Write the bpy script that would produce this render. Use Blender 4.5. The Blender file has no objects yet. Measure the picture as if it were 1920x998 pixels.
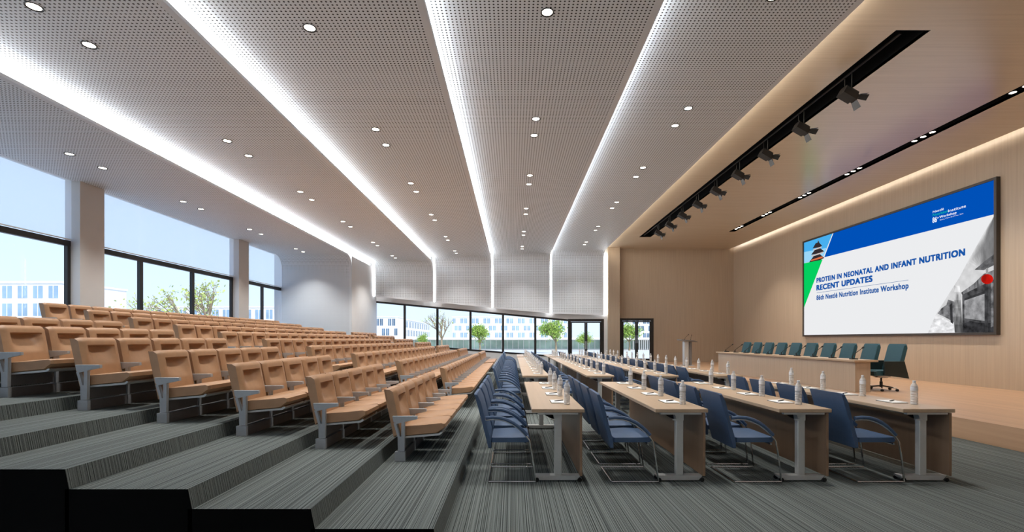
import bpy, bmesh, math, random
from mathutils import Matrix, Vector
random.seed(7)
S = bpy.context.scene
COL = S.collection
PI = math.pi

# ------------------------------------------------------------------ camera, world, sun, exposure
F, CX, HY, ZC = 900.0, 960.5, 636.4, 1.45          # focal length and principal point in pixels of 1920x998, eye height
cam = bpy.data.cameras.new('camera')
cam.sensor_width = 36.0
cam.lens = F / 1920 * 36.0
cam.shift_x = (960 - CX) / 1920
cam.shift_y = (HY - 499) / 1920
cam.clip_start, cam.clip_end = 0.05, 1000
camo = bpy.data.objects.new('camera', cam)
COL.objects.link(camo)
camo.location = (0, 0, ZC)
camo.rotation_euler = (PI / 2, 0, 0)
S.camera = camo

S.view_settings.view_transform = 'Standard'
S.view_settings.look = 'None'
S.view_settings.gamma = 1.0
S.view_settings.use_curve_mapping = False
S.view_settings.exposure = 0.10

W = bpy.data.worlds.new('sky')
S.world = W
W.use_nodes = True
wn, wl = W.node_tree.nodes, W.node_tree.links
wn.clear()
tc = wn.new('ShaderNodeTexCoord')
sep = wn.new('ShaderNodeSeparateXYZ')
ramp = wn.new('ShaderNodeValToRGB')
ramp.color_ramp.elements[0].position = 0.0
ramp.color_ramp.elements[0].color = (0.66, 0.83, 0.96, 1)
ramp.color_ramp.elements[1].position = 0.75
ramp.color_ramp.elements[1].color = (0.24, 0.45, 0.92, 1)
e = ramp.color_ramp.elements.new(0.22)
e.color = (0.54, 0.71, 0.97, 1)
bg = wn.new('ShaderNodeBackground')
bg.inputs['Strength'].default_value = 1.32
wo = wn.new('ShaderNodeOutputWorld')
wl.new(tc.outputs['Generated'], sep.inputs[0])
wl.new(sep.outputs['Z'], ramp.inputs[0])
wl.new(ramp.outputs[0], bg.inputs[0])
wl.new(bg.outputs[0], wo.inputs[0])

sun = bpy.data.lights.new('sun', 'SUN')
sun.energy = 4.3
sun.angle = 0.01
sun.color = (1.0, 0.95, 0.86)
suno = bpy.data.objects.new('sun', sun)
COL.objects.link(suno)
suno.rotation_euler = Vector((-0.45, 0.62, -0.64)).to_track_quat('-Z', 'Y').to_euler()
suno.location = (0, 0, 40)

DOWN_W, STAGE_W, COVE_E, WCOVE_E = 200.0, 130.0, 12.0, 8.0     # lamp powers and light-strip strengths

try:
    S.cycles.use_denoising = True
    S.cycles.max_bounces = 8
    S.cycles.diffuse_bounces = 4
    S.cycles.glossy_bounces = 3
    S.cycles.transparent_max_bounces = 16
    S.cycles.sample_clamp_indirect = 4.0
    S.cycles.caustics_reflective = False
    S.cycles.caustics_refractive = False
except Exception:
    pass

# ------------------------------------------------------------------ helpers
def lin(r, g, b):
    def f(c):
        c /= 255.0
        return c / 12.92 if c <= 0.04045 else ((c + 0.055) / 1.055) ** 2.4
    return (f(r), f(g), f(b), 1.0)

def mat_base(name):
    m = bpy.data.materials.new(name)
    m.use_nodes = True
    b = m.node_tree.nodes['Principled BSDF']
    return m, m.node_tree.nodes, m.node_tree.links, b

def mat(name, rgb, rough=0.6, metal=0.0, noise=0.06, nscale=40, spec=0.5, coat=0.0):
    m, n, l, b = mat_base(name)
    c = lin(*rgb)
    b.inputs['Roughness'].default_value = rough
    b.inputs['Metallic'].default_value = metal
    b.inputs['Specular IOR Level'].default_value = spec
    b.inputs['Coat Weight'].default_value = coat
    if noise:
        t = n.new('ShaderNodeTexNoise')
        t.inputs['Scale'].default_value = nscale
        g = n.new('ShaderNodeNewGeometry')
        l.new(g.outputs['Position'], t.inputs['Vector'])
        r = n.new('ShaderNodeValToRGB')
        r.color_ramp.elements[0].position = 0.3
        r.color_ramp.elements[1].position = 0.7
        r.color_ramp.elements[0].color = tuple(x * (1 - noise) for x in c[:3]) + (1,)
        r.color_ramp.elements[1].color = tuple(min(1, x * (1 + noise)) for x in c[:3]) + (1,)
        l.new(t.outputs['Fac'], r.inputs[0])
        l.new(r.outputs[0], b.inputs['Base Color'])
    else:
        b.inputs['Base Color'].default_value = c
    return m

def emit(name, rgb, s):
    m, n, l, b = mat_base(name)
    n.remove(b)
    em = n.new('ShaderNodeEmission')
    em.inputs[0].default_value = lin(*rgb)
    em.inputs[1].default_value = s
    l.new(em.outputs[0], n['Material Output'].inputs[0])
    return m

def wood(name, rgb, axis, rough=0.35, var=0.10, scale=26, spec=0.5):
    m, n, l, b = mat_base(name)
    g = n.new('ShaderNodeNewGeometry')
    mp = n.new('ShaderNodeMapping')
    sc = [scale, scale, scale]
    sc['xyz'.index(axis)] = scale * 0.022
    mp.inputs['Scale'].default_value = sc
    t = n.new('ShaderNodeTexNoise')
    t.inputs['Scale'].default_value = 1.0
    t.inputs['Detail'].default_value = 4
    r = n.new('ShaderNodeValToRGB')
    c = lin(*rgb)
    r.color_ramp.elements[0].position = 0.3
    r.color_ramp.elements[1].position = 0.7
    r.color_ramp.elements[0].color = (c[0] * (1 - var), c[1] * (1 - 1.15 * var), c[2] * (1 - 1.3 * var), 1)
    r.color_ramp.elements[1].color = (c[0] * (1 + var), c[1] * (1 + var), c[2] * (1 + var), 1)
    l.new(g.outputs['Position'], mp.inputs[0])
    l.new(mp.outputs[0], t.inputs['Vector'])
    l.new(t.outputs['Fac'], r.inputs[0])
    l.new(r.outputs[0], b.inputs['Base Color'])
    b.inputs['Roughness'].default_value = rough
    b.inputs['Specular IOR Level'].default_value = spec
    return m

def carpet_mat():
    m, n, l, b = mat_base('striped_carpet')
    uv = n.new('ShaderNodeUVMap')
    mp = n.new('ShaderNodeMapping')
    mp.inputs['Scale'].default_value = (120, 0.03, 1)
    t = n.new('ShaderNodeTexNoise')
    t.noise_dimensions = '2D'
    t.inputs['Scale'].default_value = 1.0
    t.inputs['Detail'].default_value = 2
    mp2 = n.new('ShaderNodeMapping')
    mp2.inputs['Scale'].default_value = (220, 120, 1)
    t2 = n.new('ShaderNodeTexNoise')
    t2.noise_dimensions = '2D'
    t2.inputs['Scale'].default_value = 1.0
    mx = n.new('ShaderNodeMath')
    mx.operation = 'MULTIPLY_ADD'
    mx.inputs[1].default_value = 0.16
    r = n.new('ShaderNodeValToRGB')
    r.color_ramp.elements[0].position = 0.42
    r.color_ramp.elements[0].color = lin(44, 48, 47)
    r.color_ramp.elements[1].position = 0.72
    r.color_ramp.elements[1].color = lin(124, 130, 127)
    l.new(uv.outputs[0], mp.inputs[0])
    l.new(uv.outputs[0], mp2.inputs[0])
    l.new(mp.outputs[0], t.inputs['Vector'])
    l.new(mp2.outputs[0], t2.inputs['Vector'])
    l.new(t2.outputs['Fac'], mx.inputs[0])
    l.new(t.outputs['Fac'], mx.inputs[2])
    l.new(mx.outputs[0], r.inputs[0])
    l.new(r.outputs[0], b.inputs['Base Color'])
    b.inputs['Roughness'].default_value = 0.95
    b.inputs['Specular IOR Level'].default_value = 0.1
    bp = n.new('ShaderNodeBump')
    bp.inputs['Strength'].default_value = 0.35
    bp.inputs['Distance'].default_value = 0.004
    l.new(mx.outputs[0], bp.inputs['Height'])
    l.new(bp.outputs[0], b.inputs['Normal'])
    return m

def perforated_mat():
    m, n, l, b = mat_base('perforated_board')
    uv = n.new('ShaderNodeUVMap')
    sc = n.new('ShaderNodeVectorMath'); sc.operation = 'SCALE'; sc.inputs['Scale'].default_value = 1 / 0.0555
    fr = n.new('ShaderNodeVectorMath'); fr.operation = 'FRACTION'
    su = n.new('ShaderNodeVectorMath'); su.operation = 'SUBTRACT'; su.inputs[1].default_value = (0.5, 0.5, 0)
    sp = n.new('ShaderNodeSeparateXYZ')
    cb = n.new('ShaderNodeCombineXYZ')
    ln = n.new('ShaderNodeVectorMath'); ln.operation = 'LENGTH'
    lt = n.new('ShaderNodeMath'); lt.operation = 'LESS_THAN'; lt.inputs[1].default_value = 0.225
    mx = n.new('ShaderNodeMix'); mx.data_type = 'RGBA'
    mx.inputs['A'].default_value = lin(228, 233, 238)
    mx.inputs['B'].default_value = lin(12, 12, 12)
    l.new(uv.outputs[0], sc.inputs[0])
    l.new(sc.outputs[0], fr.inputs[0])
    l.new(fr.outputs[0], su.inputs[0])
    l.new(su.outputs[0], sp.inputs[0])
    l.new(sp.outputs[0], cb.inputs[0])
    l.new(sp.outputs[1], cb.inputs[1])
    l.new(cb.outputs[0], ln.inputs[0])
    l.new(ln.outputs['Value'], lt.inputs[0])
    l.new(lt.outputs[0], mx.inputs['Factor'])
    l.new(mx.outputs['Result'], b.inputs['Base Color'])
    b.inputs['Roughness'].default_value = 0.6
    return m

def glass_mat(name, tint=(1, 1, 1), refl=0.35):
    m, n, l, b = mat_base(name)
    n.remove(b)
    tr = n.new('ShaderNodeBsdfTransparent'); tr.inputs[0].default_value = tuple(tint) + (1,)
    gl = n.new('ShaderNodeBsdfGlossy'); gl.inputs['Roughness'].default_value = 0.02
    fr = n.new('ShaderNodeFresnel'); fr.inputs[0].default_value = 1.45
    mu = n.new('ShaderNodeMath'); mu.operation = 'MULTIPLY'; mu.inputs[1].default_value = refl
    mx = n.new('ShaderNodeMixShader')
    l.new(fr.outputs[0], mu.inputs[0])
    l.new(mu.outputs[0], mx.inputs[0])
    l.new(tr.outputs[0], mx.inputs[1])
    l.new(gl.outputs[0], mx.inputs[2])
    l.new(mx.outputs[0], n['Material Output'].inputs[0])
    return m

def bottle_mat():
    m, n, l, b = mat_base('bottle_plastic')
    n.remove(b)
    tr = n.new('ShaderNodeBsdfTransparent'); tr.inputs[0].default_value = (0.93, 0.95, 0.96, 1)
    gl = n.new('ShaderNodeBsdfGlossy'); gl.inputs['Roughness'].default_value = 0.12
    df = n.new('ShaderNodeBsdfDiffuse'); df.inputs[0].default_value = lin(240, 238, 234)
    lw = n.new('ShaderNodeLayerWeight'); lw.inputs[0].default_value = 0.45
    m1 = n.new('ShaderNodeMixShader'); m1.inputs[0].default_value = 0.25
    m2 = n.new('ShaderNodeMixShader')
    l.new(df.outputs[0], m1.inputs[1]); l.new(gl.outputs[0], m1.inputs[2])
    mu = n.new('ShaderNodeMath'); mu.operation = 'MULTIPLY_ADD'; mu.inputs[1].default_value = 0.5; mu.inputs[2].default_value = 0.45
    l.new(lw.outputs['Facing'], mu.inputs[0])
    l.new(mu.outputs[0], m2.inputs[0])
    l.new(tr.outputs[0], m2.inputs[1]); l.new(m1.outputs[0], m2.inputs[2])
    l.new(m2.outputs[0], n['Material Output'].inputs[0])
    return m

def blind_mat():
    m, n, l, b = mat_base('roller_blind_fabric')
    n.remove(b)
    ts = n.new('ShaderNodeBsdfTranslucent'); ts.inputs[0].default_value = (0.96, 0.96, 0.98, 1)
    df = n.new('ShaderNodeBsdfDiffuse'); df.inputs[0].default_value = (0.80, 0.84, 0.92, 1)
    tr = n.new('ShaderNodeBsdfTransparent')
    m1 = n.new('ShaderNodeMixShader'); m1.inputs[0].default_value = 0.30
    m2 = n.new('ShaderNodeMixShader'); m2.inputs[0].default_value = 0.55
    l.new(ts.outputs[0], m1.inputs[1]); l.new(df.outputs[0], m1.inputs[2])
    l.new(m1.outputs[0], m2.inputs[1]); l.new(tr.outputs[0], m2.inputs[2])
    l.new(m2.outputs[0], n['Material Output'].inputs[0])
    return m

M = {
    'carpet': carpet_mat(),
    'perf': perforated_mat(),
    'ceil': mat('painted_board', (222, 225, 229), 0.6, noise=0.02, nscale=3),
    'white': mat('white_plaster', (228, 227, 226), 0.7, noise=0.02, nscale=2),
    'column': mat('column_plaster', (206, 202, 198), 0.7, noise=0.02, nscale=2),
    'black': mat('tier_end_shade', (6, 6, 6), 0.95, noise=0.2, nscale=90, spec=0.05),  # carpet tier ends: shade put into the colour as flat black
    'frame': mat('dark_bronze_frame', (32, 28, 26), 0.45, noise=0.05),
    'glass': glass_mat('window_glass', (0.97, 0.985, 0.985), 0.5),
    'blind': blind_mat(),
    'wood_wall': wood('oak_veneer_wall', (178, 159, 138), 'z', 0.32, var=0.06),
    'wood_ceil': wood('oak_veneer_ceiling', (214, 198, 176), 'x', 0.24, var=0.05, spec=0.8),
    'wood_floor': wood('stage_oak_floor', (182, 147, 117), 'y', 0.35, var=0.14, scale=14),
    'wood_top': wood('table_top_laminate', (182, 157, 130), 'y', 0.38, var=0.05),
    'wood_dark': wood('modesty_panel_laminate', (140, 112, 88), 'z', 0.4, var=0.06),
    'slot': mat('black_slot_metal', (12, 12, 13), 0.6, noise=0.05),
    'leather': mat('tan_leather', (172, 132, 97), 0.5, noise=0.05, nscale=14),
    'grey_metal': mat('grey_painted_metal', (168, 171, 174), 0.45, noise=0.03),
    'silver': mat('silver_metal', (204, 204, 201), 0.32, 0.35, noise=0.02),
    'chrome': mat('chrome_tube', (205, 205, 205), 0.12, 1.0, noise=0.01),
    'beam': mat('dark_grey_beam', (116, 114, 114), 0.5, noise=0.04),
    'blue': mat('blue_upholstery', (62, 84, 114), 0.55, noise=0.05, nscale=30),
    'teal': mat('teal_upholstery', (34, 80, 92), 0.55, noise=0.05, nscale=30),
    'teal_dark': mat('dark_teal_panel', (20, 34, 34), 0.5, noise=0.05),
    'rubber': mat('black_plastic', (18, 18, 18), 0.4, noise=0.05),
    'spot': mat('spotlight_black', (34, 31, 29), 0.45, noise=0.08),
    'bottle': bottle_mat(),
    'label': mat('bottle_label', (222, 222, 224), 0.5, noise=0.10, nscale=120),
    'paper': mat('white_paper', (245, 244, 240), 0.7, noise=0.01),
    'cover': mat('notepad_cover', (40, 38, 36), 0.5, noise=0.05),
    'lens': emit('lamp_lens', (255, 244, 226), 14.0),
    'led': emit('led_strip', (247, 251, 255), COVE_E),
    'led_warm': emit('warm_led_strip', (255, 247, 232), WCOVE_E),
    'led_edge': emit('edge_led_strip', (255, 246, 230), WCOVE_E * 1.8),
    'screen_frame': mat('screen_bezel', (58, 50, 44), 0.4, noise=0.05),
    'paving': mat('plaza_paving', (214, 210, 200), 0.8, noise=0.05, nscale=0.3),
    'facade': mat('white_facade', (236, 236, 236), 0.6, noise=0.03, nscale=0.5),
    'facade_glass': mat('facade_glass', (84, 108, 132), 0.15, noise=0.35, nscale=0.35),
    'pale_glass': mat('pale_facade_glass', (140, 166, 190), 0.15, noise=0.2, nscale=0.3),
    'pav_glass': mat('pavilion_glass', (160, 184, 174), 0.1, noise=0.4, nscale=0.25),
    'bark': mat('tree_bark', (150, 132, 108), 0.9, noise=0.2, nscale=6),
    'leaf': mat('tree_leaf', (150, 178, 78), 0.7, noise=0.3, nscale=1.5),
    'leaf_pale': mat('pale_tree_leaf', (176, 190, 112), 0.7, noise=0.3, nscale=1.5),
}

class MB:
    """collects faces, built as one mesh object"""
    def __init__(s):
        s.v, s.f, s.uv, s.mi, s.sm = [], [], [], [], []
    def quad(s, pts, uvs=None, mi=0, smooth=False):
        i = len(s.v)
        s.v += [tuple(p) for p in pts]
        s.f.append(tuple(range(i, i + len(pts))))
        s.uv.append(uvs); s.mi.append(mi); s.sm.append(smooth)
        return s
    def faces(s, vs, fs, mi=0, smooth=False):
        i = len(s.v)
        s.v += [tuple(p) for p in vs]
        for f in fs:
            s.f.append(tuple(i + k for k in f)); s.uv.append(None); s.mi.append(mi); s.sm.append(smooth)
        return s
    def box(s, x0, x1, y0, y1, z0, z1, mi=0):
        v = [(x, y, z) for z in (z0, z1) for y in (y0, y1) for x in (x0, x1)]
        return s.faces(v, [(0, 2, 3, 1), (4, 5, 7, 6), (0, 1, 5, 4), (2, 6, 7, 3), (0, 4, 6, 2), (1, 3, 7, 5)], mi)
    def rbox(s, x0, x1, y0, y1, z0, z1, b=0.01, mi=0):
        """box with chamfered edges"""
        bm = bmesh.new()
        bmesh.ops.create_cube(bm, size=1)
        for v in bm.verts:
            v.co = Vector(((x0 + x1) / 2 + v.co.x * (x1 - x0), (y0 + y1) / 2 + v.co.y * (y1 - y0), (z0 + z1) / 2 + v.co.z * (z1 - z0)))
        bmesh.ops.bevel(bm, geom=list(bm.edges), offset=b, segments=1, affect='EDGES')
        bm.verts.index_update()
        s.faces([v.co for v in bm.verts], [[v.index for v in f.verts] for f in bm.faces], mi)
        bm.free()
        return s
    def prism(s, poly, y0, y1, inset=0.0, axis='y', mi=0, smooth=False):
        """poly: (a, b) outline; extruded along an axis with softened ends"""
        n = len(poly)
        ca = sum(p[0] for p in poly) / n; cb = sum(p[1] for p in poly) / n
        A = sum(poly[i][0] * poly[(i + 1) % n][1] - poly[(i + 1) % n][0] * poly[i][1] for i in range(n))
        if (A < 0) != (axis in 'y'):
            poly = poly[::-1]
        def P(a, b, t):
            return {'y': (a, t, b), 'x': (t, a, b), 'z': (a, b, t)}[axis]
        def ins(p):
            d = math.hypot(p[0] - ca, p[1] - cb) or 1
            k = max(0, 1 - inset / d)
            return (ca + (p[0] - ca) * k, cb + (p[1] - cb) * k)
        if inset:
            rings = [(y0, [ins(p) for p in poly]), (y0 + inset, poly), (y1 - inset, poly), (y1, [ins(p) for p in poly])]
        else:
            rings = [(y0, poly), (y1, poly)]
        v, f = [], []
        for t, pl in rings:
            v += [P(a, b, t) for a, b in pl]
        for r in range(len(rings) - 1):
            for i in range(n):
                j = (i + 1) % n
                f.append((r * n + i, r * n + j, (r + 1) * n + j, (r + 1) * n + i))
        f.append(tuple(range(n - 1, -1, -1)))
        f.append(tuple((len(rings) - 1) * n + i for i in range(n)))
        return s.faces(v, f, mi, smooth)
    def tube(s, pts, r, n=8, mi=0, flat=1.0):
        pts = [Vector(p) for p in pts]
        v, f = [], []
        rr = r if isinstance(r, (list, tuple)) else [r] * len(pts)
        prev = None
        for i, p in enumerate(pts):
            d = (pts[min(i + 1, len(pts) - 1)] - pts[max(i - 1, 0)]).normalized()
            if prev is None:
                up = Vector((0, 0, 1)) if abs(d.z) < 0.9 else Vector((0, 1, 0))
                a = d.cross(up).normalized()
            else:
                a = (prev - d * prev.dot(d)).normalized()
            prev = a
            b = d.cross(a)
            for k in range(n):
                t = 2 * PI * k / n
                v.append(p + (a * math.cos(t) + b * math.sin(t) * flat) * rr[i])
        for i in range(len(pts) - 1):
            for k in range(n):
                f.append((i * n + k, i * n + (k + 1) % n, (i + 1) * n + (k + 1) % n, (i + 1) * n + k))
        f.append(tuple(range(n - 1, -1, -1)))
        f.append(tuple((len(pts) - 1) * n + k for k in range(n)))
        return s.faces(v, f, mi, True)
    def lathe(s, prof, n=12, c=(0, 0, 0), mi=0, caps=True):
        v, f = [], []
        for r, z in prof:
            for k in range(n):
                t = 2 * PI * k / n
                v.append((c[0] + r * math.cos(t), c[1] + r * math.sin(t), c[2] + z))
        for i in range(len(prof) - 1):
            for k in range(n):
                f.append((i * n + k, i * n + (k + 1) % n, (i + 1) * n + (k + 1) % n, (i + 1) * n + k))
        if caps:
            f.append(tuple(range(n - 1, -1, -1)))
            f.append(tuple((len(prof) - 1) * n + k for k in range(n)))
        return s.faces(v, f, mi, True)
    def build(s, name, mats, parent=None, loc=None, mw=None):
        me = bpy.data.meshes.new(name)
        me.from_pydata(s.v, [], s.f)
        if not isinstance(mats, (list, tuple)):
            mats = [mats]
        for m in mats:
            me.materials.append(m)
        me.polygons.foreach_set('material_index', s.mi)
        me.polygons.foreach_set('use_smooth', s.sm)
        if any(u is not None for u in s.uv):
            ul = me.uv_layers.new(name='UVMap')
            for p, u in zip(me.polygons, s.uv):
                if u:
                    for li, c in zip(p.loop_indices, u):
                        ul.data[li].uv = c
        if any(s.sm):
            try:
                me.set_sharp_from_angle(angle=math.radians(38))
            except Exception:
                pass
        me.update()
        o = bpy.data.objects.new(name, me)
        COL.objects.link(o)
        if parent is not None:
            o.parent = parent
        if loc is not None:
            o.location = loc
        return o

def empty(name, loc=(0, 0, 0), parent=None):
    o = bpy.data.objects.new(name, None)
    o.empty_display_size = 0.1
    COL.objects.link(o)
    o.location = loc
    if parent is not None:
        o.parent = parent
    return o

def tag(o, label, cat, group=None, kind=None):
    o['label'] = label
    o['category'] = cat
    if group:
        o['group'] = group
    if kind:
        o['kind'] = kind
    return o

def struct(o, label=None):
    o['kind'] = 'structure'
    if label:
        o['label'] = label
    return o

KIDS = {}
def copy_tree(root, loc, label, skip=()):
    r = root.copy(); COL.objects.link(r)
    r.location = loc; r['label'] = label
    if root.name not in KIDS:
        KIDS[root.name] = [(c, list(c.children)) for c in root.children]
    for c, gs in KIDS[root.name]:
        if c.name.split('.')[0] in skip:
            continue
        k = c.copy(); COL.objects.link(k); k.parent = r
        for g in gs:
            h = g.copy(); COL.objects.link(h); h.parent = k
    return r

ORD = ['zeroth', 'first', 'second', 'third', 'fourth', 'fifth', 'sixth', 'seventh', 'eighth', 'ninth', 'tenth', 'eleventh', 'twelfth',
       'thirteenth', 'fourteenth', 'fifteenth', 'sixteenth', 'seventeenth', 'eighteenth', 'nineteenth', 'twentieth']
def at(px, py, Y):
    s = F / Y
    return ((px - CX) / s, Y, ZC - (py - HY) / s)

# ------------------------------------------------------------------ dimensions of the hall
D = 24.0                       # far wall
XW = 11.3                      # stage wall
XG = -9.87                     # window wall
RISE, RUN, X1, YT = 0.1375, 0.85, -0.544, 3.32
ZS, XS = 0.30, 6.55            # stage height, stage edge
ZWD = 6.05                     # timber ceiling
Y0 = -2.5                      # wall behind the camera
PX = [XG, -6.85, -3.90, -1.04, 1.88, 4.57]
PH = [3.53, 3.78, 4.00, 4.20, 4.40]
PZ = [ZC + h for h in PH]
YB = 20.45                     # end wall of the window bay

# ------------------------------------------------------------------ floor, tiers, stage
b = MB()
b.quad([(X1 + 0.02, Y0, 0), (XS, Y0, 0), (XS, D + 0.3, 0), (X1 + 0.02, D + 0.3, 0)], [(X1, Y0), (XS, Y0), (XS, D), (X1, D)])
struct(b.build('floor', M['carpet']), 'grey striped carpet floor')

tiers = struct(empty('floor_tiers'), 'stepped carpet tiers under the tan seats')
for n in range(1, 11):
    xr = X1 - RUN * (n - 1)
    xl = X1 - RUN * n if n < 10 else XG - 0.1
    z0, z1 = RISE * (n - 1), RISE * n
    ye = D + 0.2 if xr > -6.8 else YB
    xb = xr + 0.028
    b = MB()
    b.quad([(xl, YT, z1), (xr, YT, z1), (xr, ye, z1), (xl, ye, z1)], [(xl, YT), (xr, YT), (xr, ye), (xl, ye)], 0)
    b.quad([(xb, YT, z0), (xb, ye, z0), (xr, ye, z1), (xr, YT, z1)], [(YT, z0), (ye, z0), (ye, z1), (YT, z1)], 0)
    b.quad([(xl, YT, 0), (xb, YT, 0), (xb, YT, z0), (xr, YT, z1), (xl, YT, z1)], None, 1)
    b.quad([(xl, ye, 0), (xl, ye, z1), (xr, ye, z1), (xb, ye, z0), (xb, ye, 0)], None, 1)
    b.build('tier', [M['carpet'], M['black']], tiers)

b = MB()
b.box(XS, XW + 0.1, Y0, D + 0.6, -0.05, ZS)
struct(b.build('floor_stage', M['wood_floor']), 'raised oak stage floor with timber front')

# ------------------------------------------------------------------ ceiling panels with a rounded turn down into the wall
ceil = struct(empty('ceiling'), 'stepped perforated ceiling panels')
farw = struct(empty('wall_far'), 'perforated wall above slanted windows')
R = 0.55
def zb(x):                      # lower edge of the perforated wall panels
    return max(3.567 - (x + 6.95) * 0.0937, 2.66)
DK = [YB, 23.66, 23.78, 23.90, 24.02]
def profile(zk, dk, off):
    p = [(Y0, zk + off)]
    for i in range(9):
        t = PI / 2 * i / 8
        p.append((dk - R + (R + off) * math.sin(t), zk - R + (R + off) * math.cos(t)))
    return p
def sheet(xa, xb, prof, prof2, mg, name, parent):
    b = MB()
    cols = [xa, xa + mg, xb - mg, xb]
    acc = [0]
    for i in range(1, len(prof)):
        acc.append(acc[-1] + math.hypot(prof[i][0] - prof[i - 1][0], prof[i][1] - prof[i - 1][1]))
    for c in range(3):
        for i in range(len(prof) - 1):
            p, q = prof[i], prof[i + 1]
            b.quad([(cols[c], p[0], p[1]), (cols[c], q[0], q[1]), (cols[c + 1], q[0], q[1]), (cols[c + 1], p[0], p[1])],
                   [(cols[c] - xa, acc[i]), (cols[c] - xa, acc[i + 1]), (cols[c + 1] - xa, acc[i + 1]), (cols[c + 1] - xa, acc[i])],
                   0 if c == 1 else 1, True)
    for i in range(len(prof) - 1):
        p, q, p2, q2 = prof[i], prof[i + 1], prof2[i], prof2[i + 1]
        for x in (xa, xb):
            b.quad([(x, p[0], p[1]), (x, q[0], q[1]), (x, q2[0], q2[1]), (x, p2[0], p2[1])], None, 1)
        b.quad([(xa, p2[0], p2[1]), (xb, p2[0], p2[1]), (xb, q2[0], q2[1]), (xa, q2[0], q2[1])], None, 1)
    return b.build(name, [M['perf'], M['ceil']], parent)
for k in range(5):
    xa = PX[k] - (0.0 if k == 0 else 0.11)
    xb = PX[k + 1]
    pa, pb = profile(PZ[k], DK[k], 0), profile(PZ[k], DK[k], 0.05)
    sheet(xa, xb, pa[:2], pb[:2], 0.09, 'ceiling_panel', ceil)
    sheet(PX[k] + (0.10 if k else 0), xb, pa[1:], pb[1:], 0.07, 'cove_panel', ceil)
    # wall part below the turn
    xa = PX[k] if k == 0 else PX[k] + 0.10
    top = PZ[k] - R
    b = MB()
    zl, zr = (0.6, 0.6) if k == 0 else (zb(xa), zb(xb))
    mg = 0.07
    cols = [xa, xa + mg, xb - mg, xb]
    for c in range(3):
        u0, u1 = cols[c], cols[c + 1]
        za = zl + (zr - zl) * (u0 - xa) / (xb - xa)
        zc_ = zl + (zr - zl) * (u1 - xa) / (xb - xa)
        y = DK[k]
        b.quad([(u0, y, top), (u0, y, za + mg), (u1, y, zc_ + mg), (u1, y, top)],
               [(u0 - xa, 0), (u0 - xa, top - za - mg), (u1 - xa, top - zc_ - mg), (u1 - xa, 0)], 0 if c == 1 else 1)
        b.quad([(u0, y, za + mg), (u0, y, za), (u1, y, zc_), (u1, y, zc_ + mg)], None, 1)
    y2 = DK[k] + 0.05
    y = DK[k]
    b.quad([(xa, y, top), (xa, y2, top), (xa, y2, zl), (xa, y, zl)], None, 1)
    b.quad([(xb, y, top), (xb, y, zr), (xb, y2, zr), (xb, y2, top)], None, 1)
    b.quad([(xa, y, zl), (xa, y2, zl), (xb, y2, zr), (xb, y, zr)], None, 1)
    b.build('wall_panel', [M['perf'], M['ceil']], farw)

# light strips hidden in the steps between the panels, and upright bars on the far wall
def ribbon(k):
    """glowing strip in the step between panel k and the next one"""
    x = PX[k + 1] - 0.07
    zt = PZ[k + 1] if k < 4 else ZWD + 0.12
    b = MB()
    ye = (DK[k] if k else DK[1]) - 0.35
    b.box(x - 0.02, x, Y0 + 0.1, ye, PZ[k] + 0.06, zt - 0.005)
    return b
STRIPN = ['first', 'second', 'third', 'fourth', 'fifth']
for k in range(5):
    o = ribbon(k).build('light_strip', M['led'] if k < 4 else M['led_edge'])
    tag(o, f'white linear light in the {STRIPN[k]} ceiling step counted from the windows' if k < 4 else 'warm linear light where the grey ceiling meets the timber ceiling',
        'light strip', 'ceiling light strips')
for k in range(1, 5):
    x = PX[k]
    b = MB()
    b.box(x + 0.004, x + 0.084, DK[k] - 0.015, DK[k] + 0.03, zb(x) + 0.02, PZ[k] - R - 0.004)
    pr = profile(PZ[k], DK[k], -0.004)[1:]
    for p, q in zip(pr[:-1], pr[1:]):
        b.quad([(x + 0.004, p[0], p[1]), (x + 0.004, q[0], q[1]), (x + 0.084, q[0], q[1]), (x + 0.084, p[0], p[1])])
    o = b.build('wall_light_bar', M['led'])
    tag(o, f'upright white light bar on the far wall, {STRIPN[k - 1]} counted from the window bay', 'light bar', 'upright light bars')
b = MB()
b.box(4.59, 4.70, 24.10, 24.16, 2.70, 5.75)
tag(b.build('wall_light_bar', M['led']), 'upright white light bar on the far wall beside the timber pillar', 'light bar', 'upright light bars')

# ------------------------------------------------------------------ timber ceiling over the stage, with two slots
def rect_holes(xs, ys, holes):
    out = []
    for i in range(len(xs) - 1):
        for j in range(len(ys) - 1):
            cx, cy = (xs[i] + xs[i + 1]) / 2, (ys[j] + ys[j + 1]) / 2
            if not any(h[0] < cx < h[1] and h[2] < cy < h[3] for h in holes):
                out.append((xs[i], xs[i + 1], ys[j], ys[j + 1]))
    return out
SL1 = (5.71, 6.23, 7.14, 21.6)
SL2 = (9.24, 9.51, 5.5, 20.5)
b = MB()
for x0, x1, y0, y1 in rect_holes([4.62, SL1[0], SL1[1], SL2[0], SL2[1], 11.08], [Y0, SL2[2], SL1[2], SL2[3], SL1[3], D + 0.6], [SL1, SL2]):
    b.box(x0, x1, y0, y1, ZWD, ZWD + 0.06)
wc = struct(b.build('ceiling_timber', M['wood_ceil']), 'oak veneer ceiling above the stage with two black slots')
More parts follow.
